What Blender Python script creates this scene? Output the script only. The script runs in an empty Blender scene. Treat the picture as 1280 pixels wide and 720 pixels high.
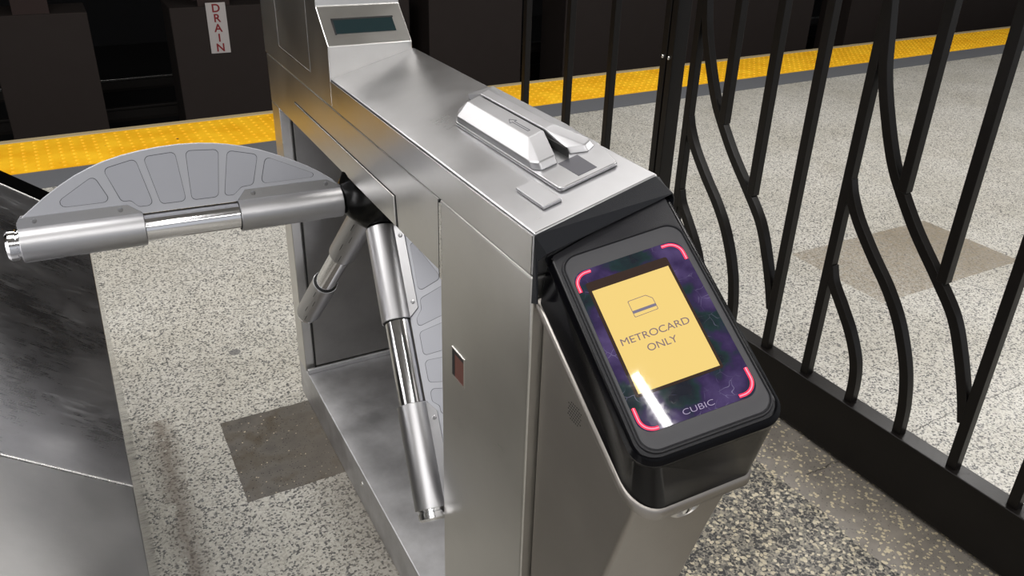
import bpy, bmesh, math, random
from mathutils import Vector, Matrix
random.seed(7)
S = bpy.context.scene
COL = S.collection

# ------------------------------------------------------------------ camera
cam_d = bpy.data.cameras.new('camera'); cam = bpy.data.objects.new('camera', cam_d); COL.objects.link(cam)
yaw, pitch, roll = 0.51981894, 0.467800935, 0.0364615197
FPX = 1020.28555
fwd = Vector((math.sin(yaw)*math.cos(pitch), math.cos(yaw)*math.cos(pitch), -math.sin(pitch)))
rgt = Vector((math.cos(yaw), -math.sin(yaw), 0)); upv = rgt.cross(fwd)
c_, s_ = math.cos(roll), math.sin(roll)
rgt, upv = c_*rgt + s_*upv, -s_*rgt + c_*upv
CAM = Vector((0, 0, 1.55))
cam.matrix_world = Matrix(((rgt.x, upv.x, -fwd.x, CAM.x), (rgt.y, upv.y, -fwd.y, CAM.y), (rgt.z, upv.z, -fwd.z, CAM.z), (0, 0, 0, 1)))
cam_d.sensor_width = 36.0; cam_d.sensor_fit = 'HORIZONTAL'; cam_d.lens = FPX/1280*36
cam_d.shift_x = -12.4274/1280; cam_d.shift_y = -22.0149/1280
cam_d.clip_start = 0.02; cam_d.clip_end = 200
S.camera = cam

# ------------------------------------------------------------------ world, lamps, exposure
S.view_settings.view_transform = 'Standard'; S.view_settings.look = 'None'
S.view_settings.exposure = 0.0; S.view_settings.gamma = 1.0; S.view_settings.use_curve_mapping = False
W = bpy.data.worlds.new('station_air'); S.world = W; W.use_nodes = True
W.node_tree.nodes['Background'].inputs[0].default_value = (0.93, 0.95, 1.0, 1); W.node_tree.nodes['Background'].inputs[1].default_value = 0.6

def area(name, loc, sx, sy, watts, col=(1, 0.975, 0.95), aim=None):
    l = bpy.data.lights.new(name, 'AREA'); l.shape = 'RECTANGLE'; l.size = sx; l.size_y = sy; l.energy = watts; l.color = col
    o = bpy.data.objects.new(name, l); COL.objects.link(o); o.location = loc
    if aim is not None:
        o.rotation_euler = (Vector(aim)-Vector(loc)).to_track_quat('-Z', 'Y').to_euler()
    return o
# ceiling tubes of the mezzanine / platform, plus one added fill
area('fluorescent_tube_light', (0.330, -0.24, 2.98), 0.028, 1.2, 6)
for x, y, sx, sy, w in [(-1.3, 1.6, 2.4, 0.7, 62), (-0.6, 4.1, 2.4, 0.7, 60), (3.6, 4.2, 1.2, 0.7, 34), (1.5, 2.6, 2.6, 1.2, 25), (4.9, 2.6, 2.4, 0.7, 62), (8.2, 3.2, 2.4, 0.7, 66),  # broadest, dimmest one is an unseen fill added to brighten the turnstile top
                        (2.8, 0.2, 2.4, 0.7, 60), (-1.2, -0.9, 2.4, 0.7, 44), (1.0, -2.2, 2.4, 0.7, 40), (12.5, 2.5, 2.4, 0.7, 60)]:
    area('panel_or_fill_light', (x, y, 2.98), sx, sy, w)

# ------------------------------------------------------------------ materials
def srgb(r, g, b):
    f = lambda v: (v/255/12.92) if v/255 <= 0.04045 else ((v/255+0.055)/1.055)**2.4
    return (f(r), f(g), f(b), 1)
def newmat(name):
    m = bpy.data.materials.new(name); m.use_nodes = True
    return m, m.node_tree.nodes, m.node_tree.links, m.node_tree.nodes['Principled BSDF']
def plain(name, col, rough=0.5, metal=0.0, spec=0.5, bump=0, bscale=200, emis=None, estr=0, coat=0):
    m, N, L, P = newmat(name)
    P.inputs['Base Color'].default_value = col; P.inputs['Roughness'].default_value = rough; P.inputs['Metallic'].default_value = metal
    P.inputs['Specular IOR Level'].default_value = spec; P.inputs['Coat Weight'].default_value = coat
    tc = N.new('ShaderNodeTexCoord'); no = N.new('ShaderNodeTexNoise'); no.inputs['Scale'].default_value = bscale; no.inputs['Detail'].default_value = 3
    L.new(tc.outputs['Object'], no.inputs['Vector'])
    if bump:
        b = N.new('ShaderNodeBump'); b.inputs['Strength'].default_value = bump; b.inputs['Distance'].default_value = 0.001
        L.new(no.outputs['Fac'], b.inputs['Height']); L.new(b.outputs['Normal'], P.inputs['Normal'])
    mr = N.new('ShaderNodeMapRange'); mr.inputs['To Min'].default_value = max(0, rough-0.05); mr.inputs['To Max'].default_value = min(1, rough+0.05)
    L.new(no.outputs['Fac'], mr.inputs['Value']); L.new(mr.outputs['Result'], P.inputs['Roughness'])
    if emis:
        P.inputs['Emission Color'].default_value = emis; P.inputs['Emission Strength'].default_value = estr
    return m
def steel(name, col, r0=0.22, r1=0.38, stretch=(2, 60, 60), smudge=0.25, bump=0.05, scratch=0.0, smscale=5.0):
    """brushed stainless steel: fine stretched grain, cloudy smudges, optional scratches"""
    m, N, L, P = newmat(name)
    P.inputs['Metallic'].default_value = 1.0
    tc = N.new('ShaderNodeTexCoord'); mp = N.new('ShaderNodeMapping'); mp.inputs['Scale'].default_value = stretch
    L.new(tc.outputs['Object'], mp.inputs['Vector'])
    g = N.new('ShaderNodeTexNoise'); g.inputs['Scale'].default_value = 14; g.inputs['Detail'].default_value = 4; L.new(mp.outputs['Vector'], g.inputs['Vector'])
    s = N.new('ShaderNodeTexNoise'); s.inputs['Scale'].default_value = smscale; s.inputs['Detail'].default_value = 5; s.inputs['Roughness'].default_value = 0.6
    L.new(tc.outputs['Object'], s.inputs['Vector'])
    mix = N.new('ShaderNodeMath'); mix.operation = 'MULTIPLY_ADD'; mix.inputs[1].default_value = 0.35
    L.new(g.outputs['Fac'], mix.inputs[0])
    sm = N.new('ShaderNodeMath'); sm.operation = 'MULTIPLY'; sm.inputs[1].default_value = 0.75; L.new(s.outputs['Fac'], sm.inputs[0])
    L.new(sm.outputs[0], mix.inputs[2])
    mr = N.new('ShaderNodeMapRange'); mr.inputs['From Min'].default_value = 0.3; mr.inputs['From Max'].default_value = 0.8
    mr.inputs['To Min'].default_value = r0; mr.inputs['To Max'].default_value = r1
    L.new(mix.outputs[0], mr.inputs['Value'])
    cr = N.new('ShaderNodeMapRange'); cr.inputs['From Min'].default_value = 0.3; cr.inputs['From Max'].default_value = 0.75
    cr.inputs['To Min'].default_value = 1-smudge; cr.inputs['To Max'].default_value = 1.0; L.new(s.outputs['Fac'], cr.inputs['Value'])
    mc = N.new('ShaderNodeMix'); mc.data_type = 'RGBA'; mc.blend_type = 'MULTIPLY'; mc.inputs[0].default_value = 1.0
    mc.inputs[6].default_value = col; L.new(cr.outputs['Result'], mc.inputs[7])
    L.new(mc.outputs[2], P.inputs['Base Color'])
    out_r = mr.outputs['Result']
    if scratch:
        n2 = N.new('ShaderNodeTexNoise'); n2.inputs['Scale'].default_value = 5; n2.inputs['Detail'].default_value = 6; n2.inputs['Distortion'].default_value = 1.2
        m2 = N.new('ShaderNodeMapping'); m2.inputs['Scale'].default_value = (3, 16, 5); m2.inputs['Rotation'].default_value = (0.2, 0.1, 0.35)
        L.new(tc.outputs['Object'], m2.inputs['Vector']); L.new(m2.outputs['Vector'], n2.inputs['Vector'])
        m3 = N.new('ShaderNodeMapRange'); m3.inputs['From Min'].default_value = 0.55; m3.inputs['From Max'].default_value = 0.75; m3.inputs['To Max'].default_value = scratch
        L.new(n2.outputs['Fac'], m3.inputs['Value'])
        ad = N.new('ShaderNodeMath'); ad.operation = 'ADD'; L.new(mr.outputs['Result'], ad.inputs[0]); L.new(m3.outputs['Result'], ad.inputs[1]); out_r = ad.outputs[0]
    L.new(out_r, P.inputs['Roughness'])
    b = N.new('ShaderNodeBump'); b.inputs['Strength'].default_value = bump; b.inputs['Distance'].default_value = 0.0005
    L.new(g.outputs['Fac'], b.inputs['Height']); L.new(b.outputs['Normal'], P.inputs['Normal'])
    return m

M_side = steel('brushed_steel_side', (0.70, 0.69, 0.67, 1), 0.26, 0.36, (40, 2, 40), 0.12, bump=0.02)
M_top = steel('brushed_steel_top', (0.56, 0.56, 0.575, 1), 0.26, 0.36, (3, 50, 3), 0.16, smscale=7, bump=0.03)
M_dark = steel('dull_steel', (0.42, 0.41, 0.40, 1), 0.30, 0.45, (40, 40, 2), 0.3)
M_shelf = steel('worn_steel_shelf', (0.72, 0.72, 0.74, 1), 0.40, 0.58, (30, 4, 4), 0.38, smscale=9)
M_edge = plain('bright_steel_edge', (0.82, 0.81, 0.79, 1), 0.28, 1.0)
M_flange = steel('lighter_flange_steel', (0.66, 0.64, 0.61, 1), 0.36, 0.46, (20, 20, 20), 0.1)
M_brkt = steel('bead_blasted_steel', (0.40, 0.375, 0.35, 1), 0.36, 0.46, (20, 20, 20), 0.15)
M_cast = steel('cast_satin_metal', (0.50, 0.50, 0.515, 1), 0.36, 0.48, (60, 4, 60), 0.1)
M_anod = steel('satin_grey_sleeve', (0.50, 0.50, 0.515, 1), 0.36, 0.42, (20, 20, 20), 0.06)
M_chrome = plain('polished_tube', (0.80, 0.80, 0.82, 1), 0.12, 1.0)
M_fin = plain('grey_plastic_fin', srgb(186, 188, 195), 0.42, 0.25, 0.5)
M_finp = plain('grey_plastic_fin_panel', srgb(177, 179, 187), 0.5, 0.2, 0.5)
M_groove = plain('shadow_groove', srgb(84, 86, 92), 0.6)
M_seam = plain('seam_gap', (0.012, 0.012, 0.012, 1), 0.8)
M_neigh = steel('polished_scuffed_steel', (0.62, 0.62, 0.64, 1), 0.22, 0.36, (3, 30, 3), 0.35, scratch=0.10, smscale=6, bump=0.0)
M_neigh2 = steel('brushed_grey_panel', (0.50, 0.50, 0.50, 1), 0.28, 0.38, (3, 30, 3), 0.25)
M_mirror = plain('mirror_steel', (0.62, 0.62, 0.60, 1), 0.09, 1.0)
M_blk = plain('gloss_black_plastic', (0.0022, 0.0022, 0.003, 1), 0.2, 0, 0.14, bump=0.02, bscale=900)
M_blkm = plain('matte_black_textured_plastic', (0.016, 0.016, 0.019, 1), 0.40, 0, 0.30, bump=0.4, bscale=1400)
M_bez = plain('speckled_charcoal_bezel', (0.055, 0.055, 0.060, 1), 0.42, 0, 0.35, bump=0.3, bscale=1600)
M_capb = plain('black_powder_coat', (0.010, 0.011, 0.014, 1), 0.30, 0, 0.3, bump=0.3, bscale=1100)
M_hub = plain('black_hub_enamel', (0.003, 0.003, 0.003, 1), 0.18, 0, 0.25)
M_fence = plain('black_fence_paint', (0.006, 0.005, 0.0045, 1), 0.33, 0, 0.26, bump=0.2, bscale=120)
M_lcd = plain('dark_lcd_glass', (0.012, 0.025, 0.028, 1), 0.08, 0, 0.5)
M_led = plain('red_led', (0.8, 0.02, 0.05, 1), 0.4, emis=(1.0, 0.10, 0.14, 1), estr=3.4)
M_led2 = plain('red_led_halo', (0.4, 0.01, 0.03, 1), 0.4, emis=(1.0, 0.010, 0.06, 1), estr=1.0)  # glow halo of the LEDs, put in as a wider emissive strip
M_scr = plain('lit_yellow_screen', (0.05, 0.04, 0.02, 1), 0.02, emis=srgb(250, 216, 128), estr=0.90)
M_scrb = plain('screen_brown_border', (0.035, 0.022, 0.018, 1), 0.02)
M_txt = plain('screen_grey_lettering', (0.05, 0.04, 0.05, 1), 0.02, emis=srgb(128, 108, 112), estr=0.80)
M_txtb = plain('screen_blue_stripe', (0.05, 0.04, 0.05, 1), 0.02, emis=srgb(120, 118, 140), estr=0.80)
M_logo = plain('pale_logo_print', srgb(150, 140, 170), 0.4)
M_white = plain('white_sign_enamel', srgb(215, 208, 205), 0.5)
M_red = plain('red_sign_lettering', srgb(150, 40, 45), 0.5)
M_rust = plain('rusty_window', srgb(96, 58, 50), 0.6, bump=0.4, bscale=90)
M_col = plain('grimy_brown_concrete', (0.030, 0.021, 0.018, 1), 0.8, bump=0.4, bscale=6)
M_colr = plain('red_brown_steel_column', (0.034, 0.017, 0.014, 1), 0.7, bump=0.3, bscale=6)
M_bed = plain('black_track_bed', (0.008, 0.008, 0.010, 1), 0.9, bump=0.6, bscale=30)
M_rail = plain('worn_rail_head', (0.55, 0.54, 0.52, 1), 0.28, 1.0)
M_railw = plain('rusty_rail_web', (0.03, 0.026, 0.024, 1), 0.45)
M_ceil = plain('pale_station_ceiling', srgb(150, 149, 147), 0.85)
M_wall = plain('grimy_dark_wall', (0.010, 0.010, 0.012, 1), 0.8)
M_grey = plain('dark_grey_granolithic', srgb(96, 98, 102), 0.55, bump=0.4, bscale=60)
M_nose = plain('pale_edge_nosing', srgb(176, 160, 124), 0.6, bump=0.4, bscale=60)

# smudgy glass over the reader electronics; purple reflections put into its colour
M_glass, N, L, P = newmat('purple_coated_glass')
tc = N.new('ShaderNodeTexCoord'); n1 = N.new('ShaderNodeTexNoise'); n1.inputs['Scale'].default_value = 16; n1.inputs['Detail'].default_value = 5
L.new(tc.outputs['Object'], n1.inputs['Vector'])
rp = N.new('ShaderNodeValToRGB'); e = rp.color_ramp.elements
e[0].position = 0.36; e[0].color = (0.012, 0.014, 0.022, 1); e[1].position = 0.72; e[1].color = (0.085, 0.060, 0.16, 1)
x = e.new(0.50); x.color = (0.028, 0.018, 0.062, 1); x = e.new(0.44); x.color = (0.012, 0.028, 0.030, 1)
L.new(n1.outputs['Fac'], rp.inputs['Fac'])
nw = N.new('ShaderNodeTexNoise'); nw.inputs['Scale'].default_value = 30; L.new(tc.outputs['Object'], nw.inputs['Vector'])
va_ = N.new('ShaderNodeVectorMath'); va_.operation = 'MULTIPLY_ADD'; L.new(nw.outputs['Color'], va_.inputs[0]); va_.inputs[1].default_value = (0.03, 0.03, 0.03); L.new(tc.outputs['Object'], va_.inputs[2])
vs_ = N.new('ShaderNodeTexVoronoi'); vs_.feature = 'DISTANCE_TO_EDGE'; vs_.inputs['Scale'].default_value = 60; L.new(va_.outputs[0], vs_.inputs['Vector'])
lt_ = N.new('ShaderNodeMath'); lt_.operation = 'LESS_THAN'; lt_.inputs[1].default_value = 0.014; L.new(vs_.outputs['Distance'], lt_.inputs[0])
gt_ = N.new('ShaderNodeMapRange'); gt_.inputs['From Min'].default_value = 0.52; gt_.inputs['From Max'].default_value = 0.66; gt_.inputs['To Max'].default_value = 0.55; L.new(nw.outputs['Fac'], gt_.inputs['Value'])
ml_ = N.new('ShaderNodeMath'); ml_.operation = 'MULTIPLY'; L.new(lt_.outputs[0], ml_.inputs[0]); L.new(gt_.outputs['Result'], ml_.inputs[1])
mg_ = N.new('ShaderNodeMix'); mg_.data_type = 'RGBA'; L.new(ml_.outputs[0], mg_.inputs[0]); L.new(rp.outputs['Color'], mg_.inputs[6]); mg_.inputs[7].default_value = (0.25, 0.23, 0.36, 1)
L.new(mg_.outputs[2], P.inputs['Base Color'])
n2 = N.new('ShaderNodeTexNoise'); n2.inputs['Scale'].default_value = 60; n2.inputs['Detail'].default_value = 6; n2.inputs['Distortion'].default_value = 2
L.new(tc.outputs['Object'], n2.inputs['Vector'])
mr = N.new('ShaderNodeMapRange'); mr.inputs['From Min'].default_value = 0.4; mr.inputs['From Max'].default_value = 0.75; mr.inputs['To Min'].default_value = 0.03; mr.inputs['To Max'].default_value = 0.07
L.new(n2.outputs['Fac'], mr.inputs['Value']); L.new(mr.outputs['Result'], P.inputs['Roughness'])
P.inputs['Specular IOR Level'].default_value = 0.6

# terrazzo floor
def terrazzo():
    m, N, L, P = newmat('terrazzo')
    geo = N.new('ShaderNodeNewGeometry'); sep = N.new('ShaderNodeSeparateXYZ'); L.new(geo.outputs['Position'], sep.inputs[0])
    def math_(op, a, b=None, c=None):
        n = N.new('ShaderNodeMath'); n.operation = op
        for i, v in enumerate((a, b, c)):
            if v is None: continue
            if isinstance(v, (int, float)): n.inputs[i].default_value = v
            else: L.new(v, n.inputs[i])
        return n.outputs[0]
    def ramp(fac, stops, interp='LINEAR'):
        n = N.new('ShaderNodeValToRGB'); n.color_ramp.interpolation = interp; el = n.color_ramp.elements
        el[0].position, el[0].color = stops[0]; el[1].position, el[1].color = stops[-1]
        for p, c in stops[1:-1]:
            k = el.new(p); k.color = c
        L.new(fac, n.inputs['Fac']); return n.outputs['Color']
    def noise(scale, detail=3, rough=0.5, dist=0):
        n = N.new('ShaderNodeTexNoise'); n.inputs['Scale'].default_value = scale; n.inputs['Detail'].default_value = detail
        n.inputs['Roughness'].default_value = rough; n.inputs['Distortion'].default_value = dist
        L.new(geo.outputs['Position'], n.inputs['Vector']); return n
    def vor(scale, randomness=1.0, wp=0.45):
        w = noise(scale*0.8, 2); ad = N.new('ShaderNodeVectorMath'); ad.operation = 'MULTIPLY_ADD'
        L.new(w.outputs['Color'], ad.inputs[0]); ad.inputs[1].default_value = (wp/scale,)*3; L.new(geo.outputs['Position'], ad.inputs[2])
        n = N.new('ShaderNodeTexVoronoi'); n.inputs['Scale'].default_value = scale; n.inputs['Randomness'].default_value = randomness
        L.new(ad.outputs[0], n.inputs['Vector']); return n
    def mix(fac, a, b, mode='MIX'):
        n = N.new('ShaderNodeMix'); n.data_type = 'RGBA'; n.blend_type = mode
        if isinstance(fac, (int, float)): n.inputs[0].default_value = fac
        else: L.new(fac, n.inputs[0])
        for i, v in ((6, a), (7, b)):
            if isinstance(v, tuple): n.inputs[i].default_value = v
            else: L.new(v, n.inputs[i])
        return n.outputs[2]
    def less(a, b): return math_('LESS_THAN', a, b)
    # chips: cell colour picks the stone, cell distance keeps matrix between stones
    v1 = vor(95); s1 = N.new('ShaderNodeSeparateColor'); L.new(v1.outputs['Color'], s1.inputs[0])
    v2 = vor(190); s2 = N.new('ShaderNodeSeparateColor'); L.new(v2.outputs['Color'], s2.inputs[0])
    v3 = vor(84, 1.0, 1.0); s3 = N.new('ShaderNodeSeparateColor'); L.new(v3.outputs['Color'], s3.inputs[0])
    light = ramp(s1.outputs[0], [(0.0, srgb(206, 203, 195)), (0.30, srgb(188, 185, 178)), (0.55, srgb(214, 212, 205)), (0.72, srgb(156, 153, 146)), (0.80, srgb(84, 87, 92)), (0.90, srgb(44, 50, 62))], 'CONSTANT')
    l2 = ramp(s2.outputs[0], [(0.0, srgb(206, 204, 197)), (0.42, srgb(182, 179, 171)), (0.72, srgb(112, 112, 110)), (0.86, srgb(40, 43, 50))], 'CONSTANT')
    matrix = srgb(196, 193, 185)
    thr = math_('MULTIPLY_ADD', s1.outputs[2], 0.25, 0.24)
    lc = mix(less(v1.outputs['Distance'], thr), l2, light)
    lightf = mix(0.16, lc, matrix)
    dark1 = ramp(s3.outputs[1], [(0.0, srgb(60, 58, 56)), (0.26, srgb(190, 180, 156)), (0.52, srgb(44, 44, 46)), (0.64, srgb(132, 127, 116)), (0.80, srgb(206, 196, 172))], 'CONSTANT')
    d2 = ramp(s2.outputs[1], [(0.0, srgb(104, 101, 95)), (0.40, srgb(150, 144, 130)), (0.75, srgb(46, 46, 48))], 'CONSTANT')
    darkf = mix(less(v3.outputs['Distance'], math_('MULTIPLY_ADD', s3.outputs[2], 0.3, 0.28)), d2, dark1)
    # strip along the fence: grey matrix with sparse pale chips
    gm = noise(14, 4); greym = ramp(gm.outputs['Fac'], [(0.3, srgb(126, 121, 115)), (0.7, srgb(148, 142, 135))])
    gb = mix(math_('MULTIPLY', math_('GREATER_THAN', s3.outputs[2], 0.45), less(v3.outputs['Distance'], 0.38)), greym, srgb(206, 194, 166))
    gband = mix(math_('MULTIPLY', math_('GREATER_THAN', s2.outputs[2], 0.80), less(v2.outputs['Distance'], 0.4)), gb, srgb(84, 82, 80))
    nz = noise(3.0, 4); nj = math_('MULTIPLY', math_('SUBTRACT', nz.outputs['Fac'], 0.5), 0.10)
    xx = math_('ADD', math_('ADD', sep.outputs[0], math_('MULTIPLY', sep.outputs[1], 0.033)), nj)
    # dark terrazzo between the turnstile and the fence, the cabinet's shadow painted in
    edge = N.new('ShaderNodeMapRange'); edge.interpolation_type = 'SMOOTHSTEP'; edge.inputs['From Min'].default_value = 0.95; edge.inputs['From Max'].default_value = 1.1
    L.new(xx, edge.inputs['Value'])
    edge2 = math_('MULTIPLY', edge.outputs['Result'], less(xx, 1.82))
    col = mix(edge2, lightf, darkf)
    inb = math_('MULTIPLY', math_('GREATER_THAN', xx, 1.60), less(xx, 1.90))
    col = mix(inb, col, gband)
    # repaired square patches
    wob = noise(25, 4); wj = math_('MULTIPLY', math_('SUBTRACT', wob.outputs['Fac'], 0.5), 0.010)
    px = math_('ADD', sep.outputs[0], wj); py = math_('ADD', sep.outputs[1], wj)
    def box(x0, x1, y0, y1, X=px, Y=py):
        a = math_('MULTIPLY', math_('GREATER_THAN', X, x0), less(X, x1)); b = math_('MULTIPLY', math_('GREATER_THAN', Y, y0), less(Y, y1))
        return math_('MULTIPLY', a, b)
    pm = noise(10, 5, 0.6); pbase = ramp(pm.outputs['Fac'], [(0.30, srgb(84, 80, 76)), (0.50, srgb(106, 101, 95)), (0.64, srgb(90, 82, 70)), (0.76, srgb(80, 66, 50))])
    pch = mix(math_('MULTIPLY', math_('GREATER_THAN', s1.outputs[2], 0.86), less(v1.outputs['Distance'], 0.30)), pbase, srgb(196, 184, 160))
    pch = mix(math_('MULTIPLY', math_('GREATER_THAN', s2.outputs[2], 0.80), less(v2.outputs['Distance'], 0.4)), pch, srgb(34, 32, 30))
    col = mix(box(0.205, 0.60, 1.777, 2.155), col, pch)
    p2 = noise(45, 4, 0.7); p2b = ramp(p2.outputs['Fac'], [(0.32, srgb(96, 84, 70)), (0.5, srgb(150, 136, 114)), (0.68, srgb(182, 168, 142))])
    p2c = mix(0.4, p2b, pbase)
    col = mix(math_('MULTIPLY', box(2.70, 3.61, 1.79, 2.29), math_('MULTIPLY_ADD', math_('SUBTRACT', p2.outputs['Fac'], 0.5), 1.6, math_('MULTIPLY_ADD', math_('SUBTRACT', sep.outputs[0], 2.7), 0.35, 0.50))), col, p2c)
    # grime: foot of the turnstiles, large soft stains, small drips
    st = noise(1.6, 5, 0.6); stf = ramp(st.outputs['Fac'], [(0.35, (0.84, 0.83, 0.80, 1)), (0.6, (1, 1, 1, 1))])
    col = mix(1.0, col, stf, 'MULTIPLY')
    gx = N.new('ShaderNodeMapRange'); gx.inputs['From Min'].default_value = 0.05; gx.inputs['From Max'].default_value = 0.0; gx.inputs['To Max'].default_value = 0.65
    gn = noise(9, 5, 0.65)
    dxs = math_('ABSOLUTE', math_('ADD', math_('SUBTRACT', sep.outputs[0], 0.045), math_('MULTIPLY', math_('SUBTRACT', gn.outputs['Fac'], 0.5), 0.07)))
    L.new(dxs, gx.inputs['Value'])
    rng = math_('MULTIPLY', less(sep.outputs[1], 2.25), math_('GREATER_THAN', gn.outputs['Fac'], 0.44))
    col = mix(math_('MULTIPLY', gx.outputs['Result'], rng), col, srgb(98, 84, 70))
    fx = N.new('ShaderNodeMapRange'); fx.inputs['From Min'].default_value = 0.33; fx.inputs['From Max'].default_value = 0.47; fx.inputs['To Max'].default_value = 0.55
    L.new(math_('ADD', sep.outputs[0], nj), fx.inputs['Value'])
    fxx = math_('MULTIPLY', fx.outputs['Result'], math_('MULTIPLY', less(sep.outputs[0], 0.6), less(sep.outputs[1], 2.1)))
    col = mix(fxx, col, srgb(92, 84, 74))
    # dropped gum spots
    gum = N.new('ShaderNodeTexVoronoi'); gum.inputs['Scale'].default_value = 2.3; L.new(geo.outputs['Position'], gum.inputs['Vector'])
    col = mix(math_('MULTIPLY', less(gum.outputs['Distance'], 0.055), 0.8), col, srgb(98, 98, 100))
    # hairline crack across both sides of the fence
    cn = noise(16, 5, 0.7); cy = math_('ABSOLUTE', math_('ADD', math_('SUBTRACT', sep.outputs[1], 1.178), math_('MULTIPLY', math_('SUBTRACT', cn.outputs['Fac'], 0.5), 0.05)))
    ck = math_('MULTIPLY', less(cy, 0.0022), math_('MULTIPLY', math_('GREATER_THAN', sep.outputs[0], 1.64), less(sep.outputs[0], 2.9)))
    col = mix(math_('MULTIPLY', ck, 0.8), col, srgb(50, 46, 42))
    col = mix(1.0, col, (0.94, 0.94, 0.935, 1), 'MULTIPLY')
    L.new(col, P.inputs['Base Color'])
    rr = noise(6, 4); m4 = N.new('ShaderNodeMapRange'); m4.inputs['To Min'].default_value = 0.30; m4.inputs['To Max'].default_value = 0.50
    L.new(rr.outputs['Fac'], m4.inputs['Value']); L.new(m4.outputs['Result'], P.inputs['Roughness'])
    P.inputs['Specular IOR Level'].default_value = 0.4
    return m
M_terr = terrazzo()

# yellow tactile paving
M_yel, N, L, P = newmat('yellow_tactile_tile')
tc = N.new('ShaderNodeTexCoord'); n1 = N.new('ShaderNodeTexNoise'); n1.inputs['Scale'].default_value = 5; n1.inputs['Detail'].default_value = 6
L.new(tc.outputs['Object'], n1.inputs['Vector']); rp = N.new('ShaderNodeValToRGB'); e = rp.color_ramp.elements
e[0].position = 0.3; e[0].color = srgb(236, 172, 20); e[1].position = 0.7; e[1].color = srgb(255, 200, 40)
L.new(n1.outputs['Fac'], rp.inputs['Fac'])
n3 = N.new('ShaderNodeTexNoise'); n3.inputs['Scale'].default_value = 13; n3.inputs['Detail'].default_value = 4; L.new(tc.outputs['Object'], n3.inputs['Vector'])
m5 = N.new('ShaderNodeMapRange'); m5.inputs['From Min'].default_value = 0.72; m5.inputs['From Max'].default_value = 0.76; L.new(n3.outputs['Fac'], m5.inputs['Value'])
mx = N.new('ShaderNodeMix'); mx.data_type = 'RGBA'; L.new(m5.outputs['Result'], mx.inputs[0]); L.new(rp.outputs['Color'], mx.inputs[6]); mx.inputs[7].default_value = srgb(110, 84, 40)
L.new(mx.outputs[2], P.inputs['Base Color']); P.inputs['Roughness'].default_value = 0.6; P.inputs['Specular IOR Level'].default_value = 0.25

# ------------------------------------------------------------------ mesh helpers
def finish(bm, name, mats, parent=None, bevel=0, seg=2, smooth=False, angle=35, limit=28):
    bmesh.ops.recalc_face_normals(bm, faces=bm.faces)
    me = bpy.data.meshes.new(name); bm.to_mesh(me); bm.free()
    o = bpy.data.objects.new(name, me); COL.objects.link(o)
    for m in (mats if isinstance(mats, (list, tuple)) else [mats]): me.materials.append(m)
    if bevel:
        b = o.modifiers.new('bevel', 'BEVEL'); b.width = bevel; b.segments = seg; b.limit_method = 'ANGLE'; b.angle_limit = math.radians(limit)
        wn = o.modifiers.new('weighted', 'WEIGHTED_NORMAL'); wn.keep_sharp = True; wn.weight = 60
    if smooth or bevel:
        for p in me.polygons: p.use_smooth = True
        if not bevel:
            me.set_sharp_from_angle(angle=math.radians(angle))
    if parent: o.parent = parent
    return o
def prism(bm, pts, vec, mat=0):
    """closed solid: polygon pts (3D) swept along vec"""
    vec = Vector(vec); a = [bm.verts.new(p) for p in pts]; b = [bm.verts.new(Vector(p)+vec) for p in pts]; n = len(pts)
    fs = [bm.faces.new(a[::-1]), bm.faces.new(b)]
    for i in range(n): fs.append(bm.faces.new((a[i], a[(i+1) % n], b[(i+1) % n], b[i])))
    for f in fs: f.material_index = mat
    return fs
def box(bm, x0, x1, y0, y1, z0, z1, mat=0):
    return prism(bm, [(x0, y0, z0), (x1, y0, z0), (x1, y1, z0), (x0, y1, z0)], (0, 0, z1-z0), mat)
def hull(bm, pts, mat=0):
    vs = [bm.verts.new(p) for p in pts]
    r = bmesh.ops.convex_hull(bm, input=vs)
    bad = [g for g in r['geom_interior'] if isinstance(g, bmesh.types.BMVert)]
    if bad: bmesh.ops.delete(bm, geom=bad, context='VERTS')
def bar(bm, p, q, w, d=None, side=(0, 1, 0)):
    """rectangular bar from p to q"""
    p, q = Vector(p), Vector(q); t = (q-p).normalized(); s = Vector(side); s = (s-s.dot(t)*t).normalized(); o = t.cross(s); d = d or w
    c = [p+s*a*w/2+o*b*d/2 for a, b in ((-1, -1), (1, -1), (1, 1), (-1, 1))]
    prism(bm, c, q-p)
def lathe(bm, prof, M, seg=32, mat=0):
    """prof [(t along axis, radius)], M maps (t, a, b) to world"""
    rings = []
    for t, r in prof:
        if r < 1e-6: rings.append([bm.verts.new(M @ Vector((t, 0, 0)))])
        else: rings.append([bm.verts.new(M @ Vector((t, r*math.cos(2*math.pi*k/seg), r*math.sin(2*math.pi*k/seg)))) for k in range(seg)])
    for A, B in zip(rings, rings[1:]):
        for k in range(seg):
            k2 = (k+1) % seg
            if len(A) == 1 and len(B) == 1: continue
            if len(A) == 1: f = bm.faces.new((A[0], B[k2], B[k]))
            elif len(B) == 1: f = bm.faces.new((A[k], A[k2], B[0]))
            else: f = bm.faces.new((A[k], A[k2], B[k2], B[k]))
            f.material_index = mat
def frame(o, ex, ey, ez):
    ex, ey, ez = Vector(ex), Vector(ey), Vector(ez)
    return Matrix(((ex.x, ey.x, ez.x, o[0]), (ex.y, ey.y, ez.y, o[1]), (ex.z, ey.z, ez.z, o[2]), (0, 0, 0, 1)))
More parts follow.
